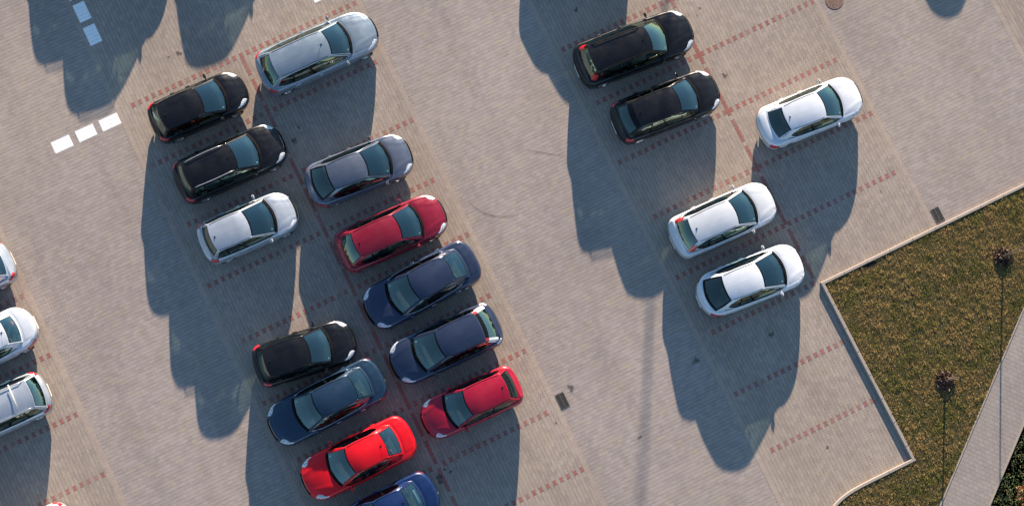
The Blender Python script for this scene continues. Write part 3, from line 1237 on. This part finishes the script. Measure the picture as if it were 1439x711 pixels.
    # boot lid on saloons
    if style == 'sedan':
        A = []
        for i in range(12):
            u = i / 11
            row = []
            for j, s in enumerate(lin(-1, 1, 17)):
                x0_ = xrb - .03 + p['bowr'] * s * s
                x1_ = -a + .075 + .16 * abs(s) ** 3
                x = x0_ + (x1_ - x0_) * u
                y = s * (p['ybr'] + .06 - .02 * u)
                e = .006 if (0 < i < 11 and 0 < j < 16) else -.006
                row.append((x, y, float(zt(x, y)) + e))
            A.append(row)
        MB().grid(np.array(A)).build('boot_lid', pm, root)

    # ---- lamps, grille, plates
    def cap_patch(a0_, a1_, klo, khi, rear, sg, mat, nm, off=.010, n=14, m=8):
        A = []
        for i in range(n):
            f = i / (n - 1)
            al = R(a0_ + (a1_ - a0_) * f) * sg
            x, y, nn, fr = endpt(al, rear)
            row = []
            for j in range(m):
                k = klo(f) + (khi(f) - klo(f)) * j / (m - 1)
                q = at(x, y, nn, k, fr)
                e = off if 0 < i < n - 1 and 0 < j < m - 1 else .001
                row.append(q + np.array([nn[0] * e, nn[1] * e, e * .7 if k > 4 else 0]))
            A.append(row)
        return MB().grid(np.array(A)).build(nm, mat, root)
    h0, h1 = p['hl']
    for sg in (-1, 1):
        cap_patch(h0, h1, lambda f: 3.9 + 1.0 * f ** 2, lambda f: 6.0 + .34 * math.sin(math.pi * min(1, f * 1.15)) * (1 - f * .5) - .5 * f ** 4, False, sg, M_head, 'headlight')
        if p['lights'] == 'corner':
            cap_patch(42, 86, lambda f: 3.5 + .6 * f ** 2, lambda f: 5.9 - .5 * f ** 2, True, sg, M_tail, 'tail_light')
        elif p['lights'] == 'low':
            cap_patch(46, 84, lambda f: 2.3 + .3 * f ** 2, lambda f: 4.15 - .3 * f ** 2, True, sg, M_tail, 'tail_light')
        elif p['lights'] == 'high':
            cap_patch(50, 88, lambda f: 3.4 + .4 * f, lambda f: 6.0, True, sg, M_tail, 'tail_light')
        if p['lights'] in ('pillar', 'clearpillar'):
            A = []
            for i, c in enumerate([0, .25, .5, .75, 1, 1.3, 1.7, 2.0]):
                row = []
                for j, t in enumerate(lin(.02, .62, 8) if p['lights'] == 'pillar' else lin(.02, .95, 8)):
                    if c <= 1:
                        w = (.86 + .14 * c)
                        q = rpt(sg * w, t) + np.array([-.012, 0, .006])
                    else:
                        q = spt(1 - (c - 1) * .045, t, sg) + np.array([-.006, sg * .012, .004])
                    row.append(q)
                A.append(row)
            if p['lights'] == 'pillar':
                MB().grid(np.array(A)).build('tail_light', M_tail, root)
            else:
                MB().grid(np.array(A)[:, :6]).build('tail_light', M_clearlens, root)
                MB().grid(np.array(A)[:, 5:]).build('brake_light', M_tail, root)
            if p['lights'] == 'clearpillar':
                cap_patch(50, 86, lambda f: 4.4 + .3 * f, lambda f: 6.0, True, sg, M_clearlens, 'reversing_light')

    def strip_patch(amax, k0, k1, rear, mat, nm, off=.006):
        A = []
        for al in lin(-amax, amax, 21):
            x, y, nn, fr = endpt(R(al), rear)
            A.append([at(x, y, nn, k, fr) + np.array([nn[0] * off, nn[1] * off, 0]) for k in lin(k0, k1, 5)])
        return MB().grid(np.array(A)).build(nm, mat, root)
    strip_patch(26, 3.3, 4.7, False, M_black, 'grille')
    strip_patch(20, 4.78, 4.9, False, M_chrome, 'badge_strip', .010)
    strip_patch(36, .9, 1.9, False, M_black, 'air_intake')
    strip_patch(40, .2, 1.1, True, M_black, 'diffuser')
    # bumper seam that shows from above
    strip_patch(60, 3.05, 3.2, True, M_black, 'bumper_seam', .003)
    for rear in (False, True):
        x, y, nn, fr = endpt(0, rear)
        q = at(x, y, nn, 1.3 if not rear else 1.7, fr)
        MB().box(q + np.array([nn[0] * .004, 0, 0]), (.012, .52, .11), .003).build('number_plate', M_plate, root, False)

    # ---- doors, handles, mirrors, sills
    def side_hw(x, ins):
        if x > a - ef:
            t = (x - (a - ef)) / ef
            return (b - ins) * float(barrel(x)) * (1 - t ** nf) ** (1 / nf)
        if x < -(a - er):
            t = (-x - (a - er)) / er
            return (b - ins) * float(barrel(x)) * (1 - t ** nr) ** (1 / nr)
        return b * float(barrel(x)) - ins

    xb = spt(bp if p['wins'] == 2 else bp, 0, 1)[0]
    xd0 = min(xc - .22, wxs[0] - .40)
    spans = [(xd0, xb + .005)]
    if p['wins'] == 2:
        spans.append((xb - .005, max(wxs[1] + .34, -a + 1.0)))
    for sg in (-1, 1):
        for (x0_, x1_) in spans:
            A = []
            for i, x in enumerate(lin(x0_, x1_, 10)):
                row = []
                for j, k in enumerate(lin(.9, 5.75, 12)):
                    e = .005 if 0 < i < 9 and 0 < j < 11 else -.004
                    ins = np.interp(k, range(7), INS)
                    y = side_hw(x, ins)
                    zs = float(zt(x, side_hw(x, .10)))
                    z = np.interp(k, range(7), ZA) + np.interp(k, range(7), ZB) * zs
                    row.append((x, sg * (y + e), z + (e if k > 5 else 0)))
                A.append(row)
            d = MB().grid(np.array(A)).build('door', pm, root)
            hx = x1_ + .13
            hy = side_hw(hx, .02) + .018
            hz = float(zt(hx, side_hw(hx, .1))) - .10
            MB().box((hx, sg * hy, hz), (.19, .035, .03), .01).build('door_handle', M_chrome if p['trim'] == 'chrome' else pm, d)
        mx = xc - p['bowf'] - .30
        my = side_hw(mx, 0)
        mi = MB()
        mi.box((mx, sg * (my + .075), hood + .03), (.10, .18, .12), .04, .1)
        mi.tube([(mx + .01, sg * (my - .06), hood - .01), (mx + .01, sg * (my + .03), hood + .01)], .026, 8)
        mo = mi.build('wing_mirror', pm, root)
        MB().box((mx - .052, sg * (my + .075), hood + .03), (.006, .14, .08), .002).build('mirror_glass', M_chrome, mo)
        if p['plastic']:
            MB().grid(np.array([[(x, sg * (side_hw(x, 0) + .014), z) for z in (.47, .5, .55, .58)] for x in lin(spans[0][0], spans[-1][1], 12)])).build('rubbing_strip', M_black, root)

    # ---- wheels
    for wx in wxs:
        for sg in (-1, 1):
            yo = side_hw(wx, 0) - .035
            w = MB()
            prof_ = [(.19, -.19), (.26, -.20), (.30, -.18), (.312, -.14), (.312, -.05), (.30, -.012), (.265, 0), (.215, -.006)]
            w.lathe([(r_, o_ * 1.0) for r_, o_ in prof_], (wx, sg * yo, .304), 'y', 28, sg)
            wo = w.build('wheel', M_tyre, root)
            rm = MB()
            rm.lathe([(.215, -.006), (.205, -.012), (.198, -.05), (.05, -.075), (0, -.075)], (wx, sg * yo, .304), 'y', 28, sg)
            for k in range(5):
                an = 2 * math.pi * k / 5 + wx
                c_, s_ = math.cos(an), math.sin(an)
                pts_ = []
                for (r0_, hw_, o_) in ((.03, .035, -.018), (.205, .026, -.012)):
                    pts_.append((r0_, hw_, o_))
                (ra, ha, oa), (rb, hb_, ob) = pts_
                P4 = [(ra * c_ - ha * s_, ra * s_ + ha * c_, oa), (rb * c_ - hb_ * s_, rb * s_ + hb_ * c_, ob), (rb * c_ + hb_ * s_, rb * s_ - hb_ * c_, ob), (ra * c_ + ha * s_, ra * s_ - ha * c_, oa)]
                rm.poly([(wx + q[0], sg * (yo + q[2]), .304 + q[1]) for q in P4])
            rm.lathe([(0, -.010), (.045, -.012), (.05, -.03)], (wx, sg * yo, .304), 'y', 14, sg)
            rm.build('rim', M_rim if p['rim'] else M_black, wo)

    # ---- inside: tub, dash, seats, wheel, shelf
    tub = MB()
    loop = [fpt(w, 0) for w in lin(-1, 1, 13)] + [spt(s, 0, 1) for s in lin(0, 1, 18)[1:-1]] + [rpt(w, 0) for w in lin(1, -1, 13)] + [spt(s, 0, -1) for s in lin(1, 0, 18)[1:-1]]
    loop = np.array(loop)
    cx_ = (xc + xrb) / 2
    half = (xc - xrb) / 2
    TG = np.zeros((len(loop), 5, 3))
    for j, (ins, z) in enumerate(((.012, .010), (.05, .012), (.11, .0), (.14, -.3), (.17, None))):
        TG[:, j, 0] = cx_ + (loop[:, 0] - cx_) * (1 - ins / half)
        TG[:, j, 1] = loop[:, 1] * (1 - ins / .8)
        TG[:, j, 2] = loop[:, 2] + z if z is not None else .36
    tub.grid(TG, wrap=True)
    tub.poly([tuple(q) for q in TG[:, -1]])
    tub.build('cabin_tub', M_cabin, root)
    MB().box((0, 0, .33), (2 * a - .5, 2 * b - .5, .2), .03).build('underbody', M_black, root)
    dz = hood
    dash = MB()
    A = []
    for w in lin(-.93, .93, 13):
        f0 = fpt(w, 0)
        A.append([(f0[0] - .03, f0[1] * .97, f0[2] + .016), (f0[0] - .28, f0[1] * 1.0, f0[2] + .045 + (.03 if .15 < w < .75 else 0)), (f0[0] - .5 + .1 * w * w, f0[1] * 1.0, f0[2] + .02), (f0[0] - .56 + .1 * w * w, f0[1], f0[2] - .25)])
    dash.grid(np.array(A)).build('dashboard', M_cabin, root)
    smat = {'seat': M_seat, 'red': M_seatred, 'beige': M_seatbeige}[p['seat']]
    seat_x = xc - 1.42 if style != 'mpv' else xc - 1.5
    sh = H - 1.47
    for y in (-.36, .36):
        se = MB()
        se.box((seat_x + .18, y, .50 + sh), (.52, .48, .16), .05)
        se.box((seat_x - .13, y, .82 + sh), (.15, .47, .58), .06, -.28)
        se.box((seat_x - .235, y, 1.17 + sh), (.10, .25, .17), .04, -.2)
        se.build('front_seat', smat, root)
    rx = max(seat_x - .92, xrb + .75)
    se = MB()
    se.box((rx + .15, 0, .52 + sh), (.48, 1.18, .16), .05)
    se.box((rx - .16, 0, .82 + sh), (.15, 1.18, .5), .06, -.3)
    for y in (-.38, .38):
        se.box((rx - .26, y, 1.12 + sh * .9), (.09, .24, .13), .035, -.2)
    se.build('rear_seat', smat, root)
    # steering wheel
    sw = MB()
    pts_ = [(seat_x + .62 + .07 * math.sin(t) , .36 + .185 * math.cos(t), .98 + sh + .165 * math.sin(t)) for t in np.linspace(0, 2 * math.pi, 22)]
    sw.tube(pts_, .016, 6)
    sw.box((seat_x + .63, .36, .98 + sh), (.05, .14, .12), .02)
    sw.build('steering_wheel', M_black, root)
    shx0 = xrb + .05; shx1 = rx - .28
    if shx1 > shx0 + .1:
        A = [[(x, s * (base_y(x) - .1), float(zt(x, 0)) - .03 - (0 if x > shx0 else 0)) for s in lin(-1, 1, 7)] for x in lin(shx0, shx1, 4)]
        MB().grid(np.array(A)).build('parcel_shelf', M_shelf, root)
        if p['card']:
            MB().box((shx0 + .16, 0, float(zt(shx0 + .16, 0)) - .005), (.10, .55, .02), .004).build('card', M_papers, root)
    # sticker behind the windscreen
    sk = MB()
    A = [[fpt(w, t) + np.array([-.010, 0, -.010]) for t in (.16, .22)] for w in (-.80, -.72)]
    sk.grid(np.array(A)).build('windscreen_sticker', M_sticker, root, False)
    sk = MB()
    q = fpt(0, .93)
    sk.box(q + np.array([-.10, 0, -.07]), (.05, .23, .06), .02).build('rear_view_mirror', M_black, root)
    return root


CARS = [
    # left double row, column behind the white dashes
    ('A1', (-9.82, 17.67), 24.5, 3.92, 'mpv', 'black', 'small black hatchback with red seats behind its windscreen, nearest the white dashes',
     dict(W=1.68, H=1.56, dc=.83, dw=.96, rg=.30, dt=.2, seat='red', aerial=.2)),
    ('A2', (-8.57, 15.48), 25.1, 4.42, 'mpv', 'black', 'black people carrier with grey roof rails between the small black hatchback and the silver hatchback',
     dict(W=1.78, H=1.66, dc=1.0, dw=.98, rg=.28, dt=.2, rails='grey', aerial=-.2, lights='corner')),
    ('A3', (-7.83, 12.99), 24.1, 3.9, 'mpv', 'silver', 'silver compact hatchback with two thin dark roof strips, next to the empty bay',
     dict(W=1.70, H=1.56, dc=.86, dw=1.02, rg=.30, dt=.22, aerial=.12, lights='high')),
    ('A5', (-5.61, 8.19), 18.3, 3.95, 'mpv', 'black', 'black compact people carrier parked slightly askew just below the empty bay',
     dict(W=1.70, H=1.60, dc=.90, dw=.88, rg=.30, dt=.2, aerial=.15, lights='high')),
    ('A6', (-4.77, 6.33), 207.1, 4.68, 'sedan', 'petrol', 'dark petrol blue saloon reflecting the scarlet saloon beside it',
     dict(W=1.79, trim='chrome', dc=1.1, dw=.84, rg=.67, dt=.52, aerial=0)),
    ('A7', (-3.57, 4.24), 206.2, 4.5, 'sedan', 'scarlet', 'bright scarlet saloon parked beside the petrol blue saloon',
     dict(W=1.77, dc=1.12, dw=.80, rg=.60, dt=.54, aerial=.12, hl=(44, 84))),
    ('A8', (-2.60, 2.19), 207.1, 4.35, 'sedan', 'royal', 'royal blue saloon cut off by the bottom edge, pale card on its rear shelf',
     dict(W=1.73, card=True, seat='beige', aerial=.1)),
    # left double row, column on the aisle
    ('B1', (-5.29, 19.88), 25.2, 4.9, 'wagon', 'steel', 'large steel grey estate car at the top of its row, longest of the left cars',
     dict(W=1.85, dc=1.14, dw=.86, rg=.44, dt=.18, rails=None, glassr='dark', aerial=-.35, trim='chrome', ef=1.0, nf=2.3)),
    ('B2', (-3.65, 15.23), 22.1, 4.25, 'hatch', 'bluegrey', 'blue-grey hatchback with a big dark rear window between the grey estate and the crimson hatchback',
     dict(lights='low', black_rear=True, pw=.96, nr=2.4, er=.65, bowr=.14, W=1.79, dc=.86, dw=.98, rg=.70, dt=.24, glassr='dark', aerial=0, dlo=.90)),
    ('B3', (-2.39, 12.81), 24.4, 4.42, 'hatch', 'crimson', 'dark crimson five-door hatchback facing the aisle beside the navy saloon',
     dict(lights='low', W=1.76, dc=1.0, dw=.9, rg=.48, dt=.25, glassr='dark', aerial=.14)),
    ('B4', (-1.24, 10.78), 208.6, 4.7, 'sedan', 'navy', 'navy blue saloon with chrome headlights parked nose in between crimson hatchback and navy hatchback',
     dict(W=1.82, dc=1.0, dw=.98, rg=.66, dt=.50, yt=.60, ytf=.56, aerial=0, trim='chrome')),
    ('B5', (-0.32, 8.54), 204.8, 4.42, 'hatch', 'navy', 'navy hatchback with pale upright tail lamps on both rear pillars',
     dict(W=1.80, H=1.52, dc=.95, dw=1.0, rg=.56, dt=.22, yt=.60, ytf=.56, ytr=.56, ybr=.70, lights='clearpillar', band=True, aerial=0, seat='seat', spoiler=.05)),
    ('B6', (0.66, 6.33), 204.3, 3.98, 'hatch', 'cherry', 'cherry red three-door hatchback, last car of its row near the drain grate',
     dict(lights='low', W=1.64, H=1.43, dc=.96, dw=.84, rg=.36, dt=.2, wins=1, aerial=.16, band=True, hl=(48, 80), spoiler=.03)),
    # right double row
    ('C1', (6.96, 20.13), 21.4, 4.82, 'wagon', 'black', 'long black estate car with red lamps on the rear pillars, topmost car in its row',
     dict(W=1.86, H=1.54, dc=1.13, dw=.74, rg=.32, dt=.24, lights='pillar', rails='black', aerial=-.2, ef=.95)),
    ('C2', (8.17, 17.82), 21.9, 4.35, 'hatch', 'graphite', 'black hatchback with a dark glass rear beside the long black estate',
     dict(W=1.77, dc=.92, dw=.86, rg=.62, dt=.22, glassr='dark', lights='high', aerial=.14, dlo=.92, band=True)),
    ('C3', (10.31, 13.40), 24.3, 4.3, 'hatch', 'pearl', 'pearl white hatchback with bright red tail lights at the rear window corners',
     dict(W=1.74, H=1.5, dc=.90, dw=.86, rg=.46, dt=.26, lights='pillar', glassr='dark', aerial=.1, plastic=True, rails=None)),
    ('C4', (11.32, 11.04), 21.6, 4.3, 'hatch', 'white', 'white hatchback with a very long dark rear window, nearest the kerb corner',
     dict(lights='low', black_rear=True, pw=.96, nr=2.25, er=.75, ybr=.64, bowr=.16, W=1.78, H=1.44, dc=.84, dw=.98, rg=.78, dt=.22, glassr='dark', aerial=0, dlo=.88)),
    ('D1', (13.76, 17.64), 22.5, 4.28, 'sedan', 'white', 'white saloon standing alone in its column on the right of the red centre line',
     dict(W=1.72, dc=.95, dw=.78, rg=.62, dt=.36, glassr='dark', aerial=.06, hl=(60, 84), tail=.93)),
    # left edge
    ('F1', (-18.65, 10.84), 206.5, 4.3, 'hatch', 'silver', 'silver hatchback tail cut by the left edge, uppermost car there',
     dict(W=1.76, rg=.6, dt=.26)),
    ('F2', (-17.69, 8.41), 206.4, 4.28, 'sedan', 'white', 'white saloon cut by the left edge with a red cushion behind its oval rear window',
     dict(W=1.72, rg=.5, dt=.56, er=.75, nr=2.3, ybr=.58)),
    ('F3', (-17.21, 5.90), 204.2, 4.45, 'wagon', 'silver', 'silver estate car with white roof bars cut by the left edge',
     dict(W=1.74, rails='grey', bars=True, rg=.4, dt=.12, aerial=0, seat='beige')),
    ('F4', (-15.96, 1.12), 205.2, 4.15, 'hatch', 'white', 'white car showing only a sliver of its rear at the bottom edge, lower left',
     dict(W=1.74)),
    # beyond the top edge: only their shadows reach the picture
    ('n1', (-13.05, 25.55), 24.5, 4.26, 'mpv', 'black', 'car beyond the top edge whose shadow ends just above the three white dashes', dict(H=1.56, dw=.9, aerial=.3, rails='black')),
    ('n2', (-14.48, 27.14), 25.1, 4.2, 'wagon', 'silver', 'car beyond the top edge whose shadow makes the small left lobe at the upper left', dict(rails='grey')),
    ('n3', (-8.73, 27.04), 25.2, 4.38, 'hatch', 'navy', 'car beyond the top edge whose rounded shadow ends over the first small black hatchback', dict(H=1.5, aerial=0)),
    ('n4', (4.78, 24.92), 204.6, 4.4, 'hatch', 'graphite', 'car beyond the top edge whose shadow falls left of the long black estate', dict(H=1.44, aerial=0)),
    ('n5', (20.05, 28.86), 21.8, 4.5, 'sedan', 'silver', 'car beyond the top edge whose shadow tip shows at the upper right', dict(aerial=0)),
]
for (nm, c, h, L, st, colr, lab, kw) in CARS:
    r_ = make_car(nm, c, h, L, st, colr, lab, **kw)
    if nm == 'F2':
        # cushion seen through the rear window, resting on the shelf
        ca = math.cos(R(h)); sa = math.sin(R(h))
        lx, ly, lz = -L / 2 + .56 + .18, -.2, 1.06
        o = MB().box((lx, ly, lz), (.14, .22, .12), .05).build('cushion', M_seatred, r_)

# ------------------------------------------------------------------ light, sky, camera
w = bpy.data.worlds.new('World')
scene.world = w
w.use_nodes = True
nt = w.node_tree
nt.nodes.clear()
sky = nt.nodes.new('ShaderNodeTexSky')
sky.sky_type = 'NISHITA'
sky.sun_disc = False
sky.sun_elevation = R(SUN_EL)
sky.sun_rotation = math.atan2(SUN_H[0], SUN_H[1])
sky.air_density = 1.0
sky.dust_density = 0.0
sky.ozone_density = 2.4
bg = nt.nodes.new('ShaderNodeBackground')
bg.inputs["Strength"].default_value = 0.08
wo_ = nt.nodes.new('ShaderNodeOutputWorld')
nt.links.new(sky.outputs[0], bg.inputs[0])
nt.links.new(bg.outputs[0], wo_.inputs[0])

sl = bpy.data.lights.new('sun', 'SUN')
sl.energy = 5.0
sl.angle = R(0.53)
sl.color = (1.0, 0.83, 0.655)
so = bpy.data.objects.new('sun', sl)
COL.objects.link(so)
e = R(SUN_EL)
hd = SUN_H / np.linalg.norm(SUN_H)
dirv = Vector((hd[0] * math.cos(e), hd[1] * math.cos(e), math.sin(e)))
so.rotation_euler = dirv.to_track_quat('Z', 'Y').to_euler()
so.location = (0, 60, 30)

cam = bpy.data.cameras.new('camera')
cam.sensor_fit = 'HORIZONTAL'
cam.angle_x = 2 * math.atan(719.5 / 2800)
cam.clip_end = 2000
co = bpy.data.objects.new('camera', cam)
COL.objects.link(co)
RM = Matrix(((0.99956908, -0.00465705, -0.02898208, 0),
             (0.00000000, 0.98733455, -0.15865210, 0),
             (0.02935386, 0.15858373, 0.98690909, 75.6322),
             (0, 0, 0, 1)))
co.matrix_world = RM
scene.camera = co

scene.render.engine = 'CYCLES'
scene.view_settings.view_transform = 'Standard'
scene.view_settings.look = 'None'
scene.view_settings.exposure = 1.75
scene.view_settings.gamma = 1
scene.render.resolution_x = 1024
scene.render.resolution_y = 505
